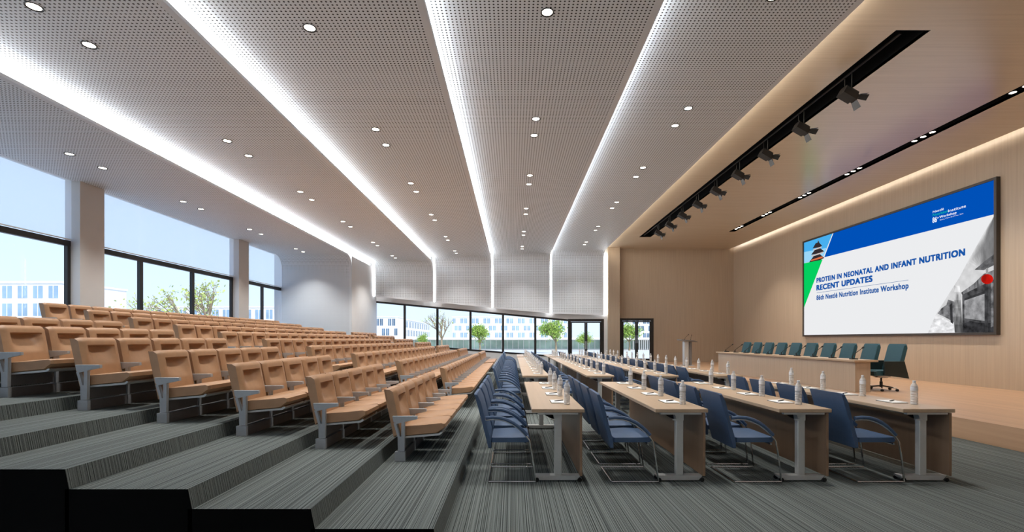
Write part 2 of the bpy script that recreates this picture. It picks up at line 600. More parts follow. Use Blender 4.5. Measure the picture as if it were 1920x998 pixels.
for sl, dz in ((SL1, 0.42), (SL2, 0.16)):
    b = MB()
    x0, x1, y0, y1 = sl
    z0, z1 = ZWD + 0.002, ZWD + dz
    b.quad([(x0, y0, z1), (x0, y1, z1), (x1, y1, z1), (x1, y0, z1)])
    b.quad([(x0, y0, z0), (x0, y1, z0), (x0, y1, z1), (x0, y0, z1)])
    b.quad([(x1, y0, z0), (x1, y0, z1), (x1, y1, z1), (x1, y1, z0)])
    b.quad([(x0, y0, z0), (x0, y0, z1), (x1, y0, z1), (x1, y0, z0)])
    b.quad([(x0, y1, z0), (x1, y1, z0), (x1, y1, z1), (x0, y1, z1)])
    b.build('slot_lining', M['slot'], wc)
b = MB()
b.box(10.98, 11.0, Y0 + 0.1, D + 0.4, ZWD + 0.08, ZWD + 0.2)
tag(b.build('light_strip', M['led_warm']), 'warm linear light washing the timber wall above the screen', 'light strip', 'ceiling light strips')

# ------------------------------------------------------------------ walls
b = MB()
b.box(XW, XW + 0.15, Y0, D + 0.6, 0, 6.9)
struct(b.build('wall_stage', M['wood_wall']), 'oak veneer wall behind the stage')
b = MB()
b.box(XG - 0.4, XW + 0.2, Y0 - 0.15, Y0, 0, 6.9)
struct(b.build('wall_rear', M['white']), 'plain white wall behind the viewer')
b = MB()
b.box(XG - 0.6, XW + 0.3, Y0 - 0.2, D + 0.9, 6.9, 7.0)
struct(b.build('roof_slab', M['white']))
# timber end wall with the second pair of doors
YD2 = D + 0.5
DX0, DX1, DZ1 = 5.49, 7.22, 2.52
b = MB()
for x0, x1, z0, z1 in rect_holes([4.79, DX0, DX1, XW], [0, DZ1, ZWD + 0.1], [(DX0, DX1, -1, DZ1)]):
    b.box(x0, x1, YD2, YD2 + 0.12, z0, z1)
struct(b.build('wall_timber_end', M['wood_wall']), 'oak veneer end wall with glazed doors and lectern')
b = MB()
b.box(4.79, 5.38, D, YD2, 0, ZWD)
struct(b.build('pillar_timber', M['wood_wall']), 'oak clad pillar between the two pairs of doors')
# far wall: solid below and above the slanted window band
YF = D + 0.18
def ztop(x): return 2.45 + (2.81 - x) * 0.0955 + 0.0
def zbot(x): return 0.62 + (1.16 - x) * 0.076
D1X0, D1X1, D1Z = 2.81, 4.62, 2.47
b = MB()
x0, x1 = -6.85, D1X0
b.faces([(x0, YF, 0), (x1, YF, 0), (x1, YF, zbot(x1)), (x0, YF, zbot(x0)), (x0, YF + .15, 0), (x1, YF + .15, 0), (x1, YF + .15, zbot(x1)), (x0, YF + .15, zbot(x0))],
        [(0, 1, 2, 3), (4, 7, 6, 5), (3, 2, 6, 7), (0, 4, 5, 1)])
b.faces([(x0, YF, ztop(x0)), (x1, YF, ztop(x1)), (x1, YF, 6.9), (x0, YF, 6.9), (x0, YF + .15, ztop(x0)), (x1, YF + .15, ztop(x1)), (x1, YF + .15, 6.9), (x0, YF + .15, 6.9)],
        [(0, 1, 2, 3), (4, 7, 6, 5), (0, 4, 5, 1)])
b.box(D1X0, 4.85, YF, YF + 0.15, D1Z, 6.9)
b.box(D1X1, 4.85, YF, YF + 0.15, 0, D1Z)
b.build('wall_body', M['white'], farw)
# side wall of the bay
b = MB()
b.box(-6.97, -6.85, YB + 0.05, YF + 0.1, 0, PZ[0] + 0.03)
b.box(-6.99, -6.97, YB - 0.4, YF + 0.1, PZ[0] + 0.06, 6.9)
struct(b.build('wall_bay_return', M['white']), 'plain white return wall beside the window bay')
b = MB()
b.box(XG - 0.3, -6.97, YB + 0.06, YB + 0.2, 0, 6.9)
struct(b.build('wall_bay_end', M['white']))
# slanted band of windows
wf = struct(empty('window_1'), 'slanted band of windows in the far wall')
MX = [-6.85] + [((p - CX) / 37.5) for p in (757, 819, 881.5, 943, 1004)] + [D1X0]
FY0, FY1 = YF - 0.01, YF + 0.09
def slant(xa, xb, fn, d0, d1):
    return MB().faces([(xa, FY0, fn(xa) + d0), (xb, FY0, fn(xb) + d0), (xb, FY0, fn(xb) + d1), (xa, FY0, fn(xa) + d1),
                       (xa, FY1, fn(xa) + d0), (xb, FY1, fn(xb) + d0), (xb, FY1, fn(xb) + d1), (xa, FY1, fn(xa) + d1)],
                      [(0, 1, 2, 3), (4, 7, 6, 5), (3, 2, 6, 7), (0, 4, 5, 1)])
slant(-6.85, D1X0, ztop, -0.09, 0.0).build('head_frame', M['frame'], wf)
slant(-6.85, D1X0, zbot, 0.0, 0.08).build('sill_frame', M['frame'], wf)
for x in MX[1:-1]:
    MB().box(x - 0.055, x + 0.055, FY0 + 0.004, FY1 - 0.004, zbot(x) + 0.04, ztop(x) - 0.05).build('mullion', M['frame'], wf)
for i in range(6):
    xa, xb_ = MX[i] + 0.05, MX[i + 1] - 0.05
    y = YF + 0.04
    MB().quad([(xa, y, zbot(xa) + .06), (xb_, y, zbot(xb_) + .06), (xb_, y, ztop(xb_) - .07), (xa, y, ztop(xa) - .07)]).build('pane', M['glass'], wf)

def double_door(name, label, xa, xb, y, zt, za=0.0):
    d = struct(empty(name), label)
    w = 0.13
    MB().box(xa, xa + w, y, y + 0.1, za, zt).build('jamb', M['frame'], d)
    MB().box(xb - w, xb, y, y + 0.1, za, zt).build('jamb', M['frame'], d)
    MB().box(xa + w, xb - w, y + .003, y + 0.097, zt - 0.13, zt).build('head', M['frame'], d)
    m = (xa + xb) / 2
    for s_, (p, q) in enumerate(((xa + w, m - .005), (m + .005, xb - w))):
        f_ = MB()
        f_.box(p, p + 0.07, y + .02, y + .07, za + .01, zt - .14)
        f_.box(q - 0.07, q, y + .02, y + .07, za + .01, zt - .14)
        f_.box(p + .07, q - .07, y + .02, y + .07, zt - .20, zt - .14)
        f_.box(p + .07, q - .07, y + .02, y + .07, za + .01, za + .16)
        lf = f_.build('door_leaf', M['frame'], d)
        MB().quad([(p + .07, y + .045, za + .16), (q - .07, y + .045, za + .16), (q - .07, y + .045, zt - .2), (p + .07, y + .045, zt - .2)]).build('pane', M['glass'], lf)
        hx = (q - .035) if s_ == 0 else (p + .035)
        MB().tube([(hx, y - .03, za + .95), (hx, y - .03, za + 1.35)], 0.012, 6).build('handle', M['silver'], lf)
double_door('door_1', 'dark framed glazed double door beside the slanted windows', D1X0, D1X1, YF - 0.005, D1Z)
double_door('door_2', 'dark framed glazed double door in the timber end wall', DX0, DX1, YD2 + 0.01, DZ1, ZS)

# window wall on the seating side
zsill, ztran, zhead = 1.40, 3.59, PZ[0] + 0.02
b = MB()
b.box(XG - 0.15, XG + 0.02, Y0, YB + 0.1, 0, zsill)
b.box(XG - 0.15, XG - 0.02, Y0, YB + 0.1, zhead + 0.02, 6.9)
struct(b.build('wall_windows', M['white']), 'low wall below the tall side windows')
ww = struct(empty('window_2'), 'tall side windows with dark frames above the back row')
MB().box(XG - 0.06, XG + 0.03, Y0, YB - 0.01, ztran - 0.07, ztran + 0.05).build('transom', M['frame'], ww)
MB().box(XG - 0.06, XG + 0.03, Y0, YB - 0.01, zsill, zsill + 0.08).build('sill_frame', M['frame'], ww)
ys = [10.68 + 2.07 * k for k in range(-4, 5)]
for y in ys:
    MB().box(XG - 0.055, XG + 0.025, y - 0.055, y + 0.055, zsill + 0.06, ztran - 0.03).build('mullion', M['frame'], ww)
yy = ys + [YB]
for i in range(len(yy) - 1):
    y0, y1 = yy[i] + 0.05, yy[i + 1] - 0.05
    for z0, z1 in ((zsill + .07, ztran - .06), (ztran + .04, zhead + .1)):
        MB().quad([(XG - .02, y0, z0), (XG - .02, y1, z0), (XG - .02, y1, z1), (XG - .02, y0, z1)]).build('pane', M['glass'], ww)
COLY = (4.4, 10.70, 16.92)
for i, y in enumerate(COLY):
    o = MB().box(XG - 0.1, XG + 0.235, y, y + 0.64, 0.0, PZ[0] + 0.02).build('column_window', M['column'])
    struct(o, 'square plaster column between the side windows')
for i, (y0, y1) in enumerate(((5.06, 10.68), (11.36, 16.90), (17.58, YB - 0.02))):
    t = empty('roller_blind', (XG + 0.06, y0, ztran + 0.06))
    MB().quad([(0, 0, 0.02), (0, y1 - y0, 0.02), (0, y1 - y0, zhead - ztran - 0.02), (0, 0, zhead - ztran - 0.02)]).build('blind_sheet', M['blind'], t)
    MB().box(-0.012, 0.012, 0.01, y1 - y0 - 0.01, 0.0, 0.022).build('bottom_bar', M['white'], t)
    tag(t, ['pale roller blind on the side window before the first column', 'pale roller blind on the side window between the two columns',
            'pale roller blind on the short side window next to the bay'][i], 'blind', 'roller blinds')

# ------------------------------------------------------------------ downlights
def spot_light(name, parent, power, ang, color, loc=(0, 0, 0), aim=None, radius=0.06):
    L = bpy.data.lights.get(name)
    if L is None:
        L = bpy.data.lights.new(name, 'SPOT')
        L.energy = power; L.spot_size = math.radians(ang); L.spot_blend = 0.6; L.color = color; L.shadow_soft_size = radius
    o = bpy.data.objects.new(name, L); COL.objects.link(o)
    o.parent = parent; o.location = loc
    if aim:
        o.rotation_euler = Vector(aim).to_track_quat('-Z', 'Y').to_euler()
    return o
def make_downlight():
    t = empty('ceiling_downlight')
    n = 20
    rb = MB()
    rb.lathe([(0.066, -0.004), (0.084, -0.012), (0.086, 0.0), (0.086, 0.03), (0.066, 0.03)], n, caps=False)
    rb.build('trim_ring', M['slot'], t)
    MB().lathe([(0.067, -0.002), (0.04, -0.004)], n).build('lens', M['lens'], t)
    return t
dl = make_downlight()
KIDS[dl.name] = [(c, []) for c in dl.children]
first = True
LY = [5.45, 6.16, 9.14, 9.88, 12.3, 13.0, 15.4, 16.1, 18.7, 19.35, 21.7, 22.3]
LX = [-8.43, -5.43, -2.60, 0.45, 3.35]
for k in range(5):
    for i, y in enumerate(LY):
        if k == 0 and y > 19.9:
            continue
        lab = f'round recessed downlight, {ORD[k + 1]} grey ceiling panel from the windows, {ORD[i + 1]} along the panel'
        loc = (LX[k], y, PZ[k])
        if first:
            o = dl; o.location = loc; first = False
            tag(o, lab, 'downlight', 'ceiling downlights')
        else:
            o = copy_tree(dl, loc, lab)
        spot_light('downlight_beam', o, DOWN_W, 104, (1.0, 0.98, 0.95), (0, 0, -0.02), radius=0.07)

# stage downlights, three to a group in the narrow slot
def make_stage_lamp():
    t = empty('slot_downlight')
    MB().lathe([(0.052, -0.01), (0.066, -0.016), (0.066, 0.08)], 14, caps=False).build('trim_ring', M['slot'], t)
    MB().lathe([(0.053, -0.008), (0.03, -0.01)], 14).build('lens', M['lens'], t)
    return t
sl = make_stage_lamp()
KIDS[sl.name] = [(c, []) for c in sl.children]
for g, y in enumerate((8.75, 10.95, 13.2, 15.4, 17.7, 19.85)):
    for j in range(3):
        lab = f'small lamp in the narrow black stage slot, {ORD[g + 1]} group, {ORD[j + 1]} of its three'
        loc = (9.375, y + (j - 1) * 0.24, ZWD + 0.03)
        if g == 0 and j == 0:
            o = sl; o.location = loc; tag(o, lab, 'downlight', 'lamps in the stage slot')
        else:
            o = copy_tree(sl, loc, lab)
        spot_light('slot_beam', o, STAGE_W, 95, (1.0, 0.92, 0.82), (0, 0, -0.03), radius=0.05)

# theatre spotlights hanging from the wide slot
def make_spot():
    t = empty('stage_spotlight')
    pipe = MB()
    pipe.tube([(-0.06, -0.05, 0.34), (-0.06, -0.05, 0.0)], 0.008, 6)
    pipe.tube([(-0.06, 0.13, 0.34), (-0.06, 0.13, 0.0)], 0.008, 6)
    pipe.tube([(-0.06, -0.05, 0.02), (-0.06, 0.13, 0.02)], 0.01, 6)
    pipe.build('yoke', M['spot'], t)
    d = Vector((0.78, 0, -0.45)).normalized()
    up = Vector((0.45, 0, 0.78)).normalized()
    def T(a, y, c):
        p = Vector((-0.05, 0.04, 0.0)) + d * a + up * c
        return (p.x, p.y + y, p.z)
    body = MB()
    w = 0.10
    ring = [(-w, -0.075), (w, -0.075), (w, 0.05), (0.07, 0.085), (-0.07, 0.085), (-w, 0.05)]
    for a0, a1, s_ in ((-0.14, 0.10, 1.0), (0.10, 0.14, 0.72)):
        v = [T(a0, y * s_, c * s_) for y, c in ring] + [T(a1, y * s_, c * s_) for y, c in ring]
        n = len(ring)
        body.faces(v, [(i, (i + 1) % n, n + (i + 1) % n, n + i) for i in range(n)] + [tuple(range(n - 1, -1, -1)), tuple(range(n, 2 * n))])
    body.build('housing', M['spot'], t)
    def T2(a, y, c):
        return T(a, y, c)
    for (y0, c0, y1, c1, ya, ca) in ((-.07, .06, .07, .06, 0, .06), (-.07, -.06, .07, -.06, 0, -.07), (.075, -.05, .075, .05, .06, 0), (-.075, -.05, -.075, .05, -.06, 0)):
        f_ = MB()
        a0, a1 = 0.14, 0.25
        q = [T2(a0, y0, c0), T2(a0, y1, c1), T2(a1, y1 * 1.25 + ya, c1 * 1.25 + ca), T2(a1, y0 * 1.25 + ya, c0 * 1.25 + ca)]
        off = Vector((0.004, 0.003, 0.004))
        q2 = [tuple(Vector(p) + off) for p in q]
        f_.faces(q + q2, [(0, 1, 2, 3), (7, 6, 5, 4), (0, 4, 5, 1), (1, 5, 6, 2), (2, 6, 7, 3), (3, 7, 4, 0)])
        f_.build('barn_door', M['spot'], t)
    return t
sp = make_spot()
for i in range(9):
    y = 8.4 + 1.375 * i
    lab = f'black theatre spotlight with barn doors, {ORD[i + 1]} from the near end of the ceiling slot'
    loc = (5.97, y, ZWD - 0.30)
    if i == 0:
        o = sp; o.location = loc; tag(o, lab, 'spotlight', 'theatre spotlights above the stage')
    else:
        o = copy_tree(sp, loc, lab)
b = MB()
b.tube([(5.91, 7.3, ZWD + 0.06), (5.91, 21.5, ZWD + 0.06)], 0.02, 8)
tag(b.build('lighting_bar', M['spot']), 'long black lighting bar inside the wide ceiling slot', 'lighting bar')

# ------------------------------------------------------------------ tan auditorium seats
def make_seat():
    t = empty('auditorium_seat')
    w = 0.249
    # backrest: slab with a soft front whose middle is hollowed under a head roll
    b = MB()
    nz, ny = 26, 14
    def back(zf):              # leaning rear face
        return -1.275 - 0.105 * (zf - 0.24) / 0.54
    grid = []
    for i in range(nz + 1):
        tz = i / nz
        z = 0.27 + 0.51 * tz
        row = []
        for j in range(ny + 1):
            ty = -1 + 2 * j / ny
            y = ty * w
            th = 0.115 - 0.012 * abs(ty) ** 6
            if tz > 0.93:
                th -= 0.035 * ((tz - 0.93) / 0.07) ** 2
            g = max(0, 1 - abs(ty / 0.68) ** 4)
            if tz < 0.84:
                th -= 0.085 * g * max(0, min(1, (0.85 - tz) / 0.04)) * max(0, min(1, 1 - (0.76 - tz) / 0.34))
            if abs(ty) > 0.99:
                th -= 0.02
            row.append((back(z) + th, y, z - (0.012 if abs(ty) > 0.99 and tz > 0.95 else 0)))
        grid.append(row)
    v = [p for r in grid for p in r]
    f = []
    W1 = ny + 1
    for i in range(nz):
        for j in range(ny):
            f.append((i * W1 + j, i * W1 + j + 1, (i + 1) * W1 + j + 1, (i + 1) * W1 + j))
    nb = len(v)
    for i in range(nz + 1):
        z = grid[i][0][2]
        v.append((back(z) + 0.005, -w + 0.004, z)); v.append((back(z) + 0.005, w - 0.004, z))
    for i in range(nz):
        f.append((nb + 2 * i, i * W1, (i + 1) * W1, nb + 2 * i + 2))
        f.append((i * W1 + ny, nb + 2 * i + 1, nb + 2 * i + 3, (i + 1) * W1 + ny))
        f.append((nb + 2 * i, nb + 2 * i + 2, nb + 2 * i + 3, nb + 2 * i + 1))
    f.append(tuple([nb + 2 * nz] + [nz * W1 + j for j in range(ny + 1)] + [nb + 2 * nz + 1]))
    f.append(tuple([nb + 1] + [j for j in range(ny, -1, -1)] + [nb]))
    b.faces(v, f, 0, True)
    b.build('backrest', M['leather'], t)
    # rear shell
    MB().prism([(-1.282, 0.25), (-1.27, 0.25), (-1.378, 0.77), (-1.392, 0.77)], -w + 0.01, w - 0.01).build('back_shell', M['leather'], t)
    # cushion
    MB().prism([(-1.20, 0.262), (-0.80, 0.295), (-0.722, 0.36), (-0.724, 0.40), (-0.75, 0.412), (-0.95, 0.40), (-1.20, 0.372)], -w + 0.004, w - 0.004, 0.018, smooth=True).build('seat_cushion', M['leather'], t)
    MB().prism([(-1.20, 0.238), (-0.79, 0.272), (-0.755, 0.30), (-0.775, 0.31), (-0.80, 0.292), (-1.20, 0.258)], -w + 0.012, w - 0.012).build('seat_pan', M['silver'], t)
    add_standard(t, -0.274)
    return t
def add_standard(t, y):
    MB().prism([(-1.285, 0.488), (-1.02, 0.488), (-1.018, 0.455), (-1.10, 0.438), (-1.25, 0.402), (-1.275, 0.43)], y - 0.0195, y + 0.0195, 0.004).build('armrest', M['grey_metal'], t)
    MB().prism([(-1.225, 0.112), (-1.158, 0.112), (-1.152, 0.43), (-1.188, 0.43), (-1.19, 0.27), (-1.205, 0.27), (-1.245, 0.42), (-1.272, 0.41), (-1.228, 0.26)], y - 0.018, y + 0.018).build('post', M['grey_metal'], t)
    MB().box(-1.258, -1.15, y - 0.0195, y + 0.0195, 0.0, 0.106).build('foot_block', M['grey_metal'], t)
seat = make_seat()
seat_end = make_seat()
add_standard(seat_end, 0.274)
PITCH = 0.547
BLK = (('near', 5.16, 5, 7), ('middle', 9.13, 17, 10), ('far', 19.25, 6, 7))
used = {}
for row in range(1, 11):
    for bname, ys0, cnt, maxrow in BLK:
        if row > maxrow:
            continue
        xo, zo = -RUN * (row - 1), RISE * row
        for i in range(cnt):
            y = ys0 + PITCH * (i + 0.5)
            src = seat_end if i == cnt - 1 else seat
            lab = f'tan padded auditorium seat, {ORD[row]} row up from floor, {bname} block, {ORD[i + 1]} seat along'
            if src.name not in used:
                used[src.name] = 1
                KIDS[src.name] = [(c, []) for c in src.children]
                src.location = (xo, y, zo); tag(src, lab, 'seat', 'tan auditorium seats')
            else:
                copy_tree(src, (xo, y, zo), lab)
        b = MB()
        y0, y1 = ys0 + 0.028, ys0 + PITCH * cnt - 0.028
        o = empty('seat_beam', (xo, y0, zo))
        L_ = y1 - y0
        seg = MB()
        for i in range(cnt):
            seg.box(-1.245, -1.16, i * PITCH, i * PITCH + PITCH - 0.056, 0.0, 0.102)
        seg.build('floor_rail', M['beam'], o)
        seg = MB()
        for i in range(cnt):
            seg.box(-1.225, -1.17, i * PITCH, i * PITCH + PITCH - 0.056, 0.122, 0.232)
        seg.build('upper_rail', M['beam'], o)
        tag(o, f'grey metal beam under the {bname} block of tan seats, {ORD[row]} row up from floor', 'beam', 'beams under the tan seats')

# ------------------------------------------------------------------ conference tables, chairs, bottles, notepads
TL, TW = 3.08, 0.53
TABY = [4.82, 9.26, 12.36, 15.46, 19.3]
TABX = [0.196 + 1.242 * k for k in range(4)]
def make_table():
    t = empty('conference_table')
    MB().rbox(0, TW, 0, TL, 0.712, 0.75, 0.004).build('table_top', M['wood_top'], t)
    MB().box(TW - 0.045, TW - 0.02, 0.02, TL - 0.02, 0.07, 0.705).build('modesty_panel', M['wood_dark'], t)
    MB().box(0.06, TW - 0.06, 0.02, 0.06, 0.69, 0.711).box(0.06, TW - 0.06, TL - 0.06, TL - 0.02, 0.69, 0.711).build('end_rail', M['silver'], t)
    # curved metal tray below the top
    prof = [(0.10 + 0.16 * i / 8, 0.70 - 0.075 * math.sin(PI * i / 16)) for i in range(9)]
    tr = MB()
    for i in range(8):
        p, q = prof[i], prof[i + 1]
        tr.quad([(p[0], 0.12, p[1]), (q[0], 0.12, q[1]), (q[0], TL - 0.12, q[1]), (p[0], TL - 0.12, p[1])], None, 0, True)
    tr.quad([(0.26, 0.12, 0.625), (0.262, 0.12, 0.711), (0.262, TL - 0.12, 0.711), (0.26, TL - 0.12, 0.625)])
    tr.build('cable_tray', M['chrome'], t)
    for y in (0.08, TL - 0.14):
        MB().rbox(0.235, 0.31, y, y + 0.06, 0.06, 0.63, 0.006).build('column', M['silver'], t)
        MB().prism([(0.20, 0.70), (0.31, 0.70), (0.31, 0.62), (0.235, 0.62), (0.225, 0.67)], y - 0.005, y + 0.065).build('bracket', M['silver'], t)
        MB().box(0.195, 0.25, y - 0.02, y - 0.006, 0.625, 0.638).build('lever', M['silver'], t)
        ft = MB().prism([(0.03, 0.062), (0.50, 0.062), (0.485, 0.035), (0.46, 0.014), (0.075, 0.014), (0.045, 0.035)], y - 0.015, y + 0.075, 0.006).build('foot', M['silver'], t)
        for x in (0.055, 0.49):
            MB().prism([(x + 0.022 * math.cos(a * PI / 5), 0.022 + 0.022 * math.sin(a * PI / 5)) for a in range(10)], y - 0.03, y - 0.016, smooth=True).build('caster', M['rubber'], ft)
            MB().prism([(x + 0.022 * math.cos(a * PI / 5), 0.022 + 0.022 * math.sin(a * PI / 5)) for a in range(10)], y + 0.076, y + 0.09, smooth=True).build('caster', M['rubber'], ft)
    return t
def make_chair():
    t = empty('blue_armchair')
    hw = 0.262
    # backrest, slightly curved
    n = 8
    b = MB()
    pr = []
    for i in range(n + 1):
        u = i / n
        z = 0.342 + 0.555 * u
        x = -0.245 - 0.135 * u - 0.03 * (u - 0.5) ** 2 + (0.03 * max(0, 0.35 - u))
        pr.append((x, z))
    poly = [(x, z) for x, z in pr] + [(x + (0.045 if 0 < i < n else 0.03), z) for i, (x, z) in reversed(list(enumerate(pr)))]
    b.prism(poly, -hw, hw, 0.012, smooth=True)
    b.build('backrest', M['blue'], t)
    MB().prism([(-0.215, 0.40), (0.165, 0.40), (0.18, 0.425), (0.165, 0.455), (0.0, 0.462), (-0.21, 0.45)], -hw + 0.01, hw - 0.01, 0.014, smooth=True).build('seat', M['blue'], t)
    for s_ in (-1, 1):
        y = s_ * (hw + 0.018)
        arc = [(-0.268, 0.640), (-0.20, 0.648), (-0.12, 0.643), (-0.05, 0.622), (0.01, 0.593), (0.06, 0.557), (0.105, 0.515), (0.15, 0.468), (0.178, 0.43)]
        MB().tube([(x, y, z + 0.012) for x, z in arc[:-1]], 0.019, 8).build('arm_pad', M['blue'], t)
        MB().tube([(x, y, z - 0.008) for x, z in arc] + [(0.20, y, 0.30), (0.232, y, 0.04), (0.236, y, 0.013), (0.20, y, 0.011), (-0.24, y, 0.011)], 0.009, 8).build('leg', M['chrome'], t)
    MB().tube([(-0.24, -hw - 0.018, 0.011), (-0.24, hw + 0.018, 0.011)], 0.010, 8).build('floor_bar', M['chrome'], t)
    MB().tube([(0.13, -hw - 0.018, 0.39), (0.13, hw + 0.018, 0.39)], 0.010, 8).build('seat_bar', M['chrome'], t)
    return t
def make_bottle():
    t = empty('water_bottle')
    prof = [(0.030, 0.0), (0.033, 0.006)]
    for i in range(5):
        z = 0.018 + i * 0.026
        prof += [(0.033, z), (0.0295, z + 0.007), (0.033, z + 0.014)]
    prof += [(0.033, 0.148), (0.033, 0.190), (0.029, 0.206), (0.017, 0.228), (0.013, 0.234), (0.013, 0.238)]
    MB().lathe(prof, 12).build('body', M['bottle'], t)
    MB().lathe([(0.0335, 0.150), (0.0338, 0.152), (0.0338, 0.186), (0.0335, 0.188)], 12, caps=False).build('label', M['label'], t)
    MB().lathe([(0.0145, 0.238), (0.015, 0.240), (0.015, 0.256), (0.013, 0.258)], 10).build('cap', M['label'], t)
    return t
def make_pad():
    t = empty('notepad')
    MB().box(-0.085, 0.085, -0.125, 0.125, 0, 0.004).build('cover', M['cover'], t)
    MB().box(-0.08, 0.083, -0.119, 0.121, 0.004, 0.009).build('pages', M['paper'], t)
    return t
def make_pen():
    t = empty('ballpoint_pen')
    MB().tube([(-0.05, -0.035, 0.0055), (0.05, 0.035, 0.0055)], 0.005, 6).build('barrel', M['cover'], t)
    MB().tube([(0.05, 0.035, 0.0055), (0.062, 0.0434, 0.0055)], [0.004, 0.001], 6).build('tip', M['silver'], t)
    return t
def place(src, state, loc, lab, cat, group):
    if src.name not in state:
        state[src.name] = 1
        KIDS[src.name] = [(c, list(c.children)) for c in src.children]
        src.location = loc; tag(src, lab, cat, group)
        return src
    return copy_tree(src, loc, lab)
tab, chair, bottle, pad, pen = make_table(), make_chair(), make_bottle(), make_pad(), make_pen()
used = {}
for k in range(4):
    idx = 0
    for ti, y in enumerate(TABY):
        cx = TABX[k]
        place(tab, used, (cx, y, 0), f'long oak table on silver feet, {ORD[ti + 1]} from near end, {ORD[k + 1]} column from tan seats', 'table', 'conference tables')
        for i in range(4):
            idx += 1
            w_ = f'{ORD[idx]} place from near end, {ORD[k + 1]} table column from tan seats'
            place(chair, used, (1.242 * k, y + 0.31 + 0.69 * i, 0), 'blue upholstered armchair, ' + w_, 'armchair', 'blue armchairs')
            yb = y + 0.33 + 0.755 * i
            place(bottle, used, (cx + 0.39, yb, 0.75), 'clear water bottle, ' + w_, 'bottle', 'water bottles')
            place(pad, used, (cx + 0.315, yb + 0.21, 0.75), 'white notepad lying flat, ' + w_, 'notepad', 'notepads on the tables')
            place(pen, used, (cx + 0.325, yb + 0.22, 0.759), 'dark pen on notepad, ' + w_, 'pen', 'pens on the notepads')

# ------------------------------------------------------------------ stage desk, chairs, microphones, lectern
dk = empty('panel_desk', (7.43, 10.4, ZS))
DL = 6.9
MB().box(0, 0.03, 0, DL, 0, 0.655).build('front_panel', M['wood_wall'], dk)
for y in (0, DL - 0.04):
    MB().box(0.032, 0.33, y, y + 0.04, 0, 0.655).build('end_panel', M['wood_wall'], dk)
MB().rbox(-0.06, 0.46, -0.06, DL + 0.08, 0.657, 0.70, 0.004).build('desk_top', M['wood_top'], dk)
MB().box(0.032, 0.30, 0.05, DL - 0.05, 0.30, 0.32).build('shelf', M['wood_wall'], dk)
tag(dk, 'long oak panel desk on the stage facing the tables', 'desk')

def make_mic():
    t = empty('gooseneck_microphone')
    MB().prism([(-0.05, 0.0), (0.10, 0.0), (0.09, 0.022), (-0.04, 0.032)], -0.05, 0.05, 0.006).build('base', M['rubber'], t)
    MB().tube([(-0.03, -0.03, 0.03), (-0.032, -0.03, 0.085)], 0.009, 6).build('switch_stalk', M['rubber'], t)
    pts = [(0.0, 0, 0.03), (-0.005, 0, 0.075)] + [(0.03 * i / 1.0 - 0.0, 0, 0.09 + 0.0225 * i) for i in range(1, 8)]
    MB().tube(pts, 0.0075, 6).build('gooseneck', M['rubber'], t)
    MB().tube([(0.205, 0, 0.2455), (0.222, 0, 0.258), (0.245, 0, 0.275), (0.255, 0, 0.282)], [0.010, 0.019, 0.019, 0.010], 8).build('microphone_head', M['rubber'], t)
    return t
mic = make_mic()
used = {}
for i in range(10):
    place(mic, used, (7.60, 10.72 + 0.705 * i, ZS + 0.70), f'black gooseneck microphone on the panel desk, {ORD[i + 1]} from its near end', 'microphone', 'desk microphones')

def make_exec():
    t = empty('teal_swivel_chair')
    # faces -x; origin on the floor below the stem
    b = MB()
    b.prism([(0.17, 0.40), (0.27, 0.40), (0.42, 0.98), (0.40, 1.045), (0.345, 1.045), (0.32, 0.99)], -0.23, 0.23, 0.03, smooth=True)
    b.build('backrest', M['teal'], t)
    MB().prism([(-0.30, 0.34), (0.22, 0.34), (0.22, 0.455), (-0.28, 0.46), (-0.315, 0.43)], -0.225, 0.225, 0.025, smooth=True).build('seat', M['teal'], t)
    for s_ in (-1, 1):
        y = s_ * 0.262
        MB().prism([(-0.14, 0.36), (0.40, 0.285), (0.30, 0.665), (-0.14, 0.665)], y - 0.024, y + 0.024, 0.006).build('arm_panel', M['teal_dark'], t)
    MB().prism([(-0.15, 0.338), (0.15, 0.338), (0.05, 0.285), (-0.05, 0.285)], -0.12, 0.12).build('seat_plate', M['chrome'], t)
    MB().lathe([(0.03, 0.075), (0.03, 0.20), (0.018, 0.205), (0.018, 0.286)], 12).build('stem', M['rubber'], t)
    for i in range(5):
        a = 2 * PI * i / 5 + 0.35
        c, s_ = math.cos(a), math.sin(a)
        lg = MB().tube([(0.02 * c, 0.02 * s_, 0.105), (0.29 * c, 0.29 * s_, 0.068)], [0.02, 0.013], 6).build('base_leg', M['chrome'], t)
        MB().prism([(0.29 * c + 0.027 * math.cos(q * PI / 5), 0.027 + 0.027 * math.sin(q * PI / 5)) for q in range(10)], 0.29 * s_ - 0.022, 0.29 * s_ + 0.022, 0.004, smooth=True).build('caster', M['rubber'], lg)
    return t
ex = make_exec()
used = {}
for i in range(10):
    place(ex, used, (8.30, 10.80 + 0.765 * i, ZS), f'teal high-back swivel chair behind the panel desk, {ORD[i + 1]} from its near end', 'swivel chair', 'teal swivel chairs')

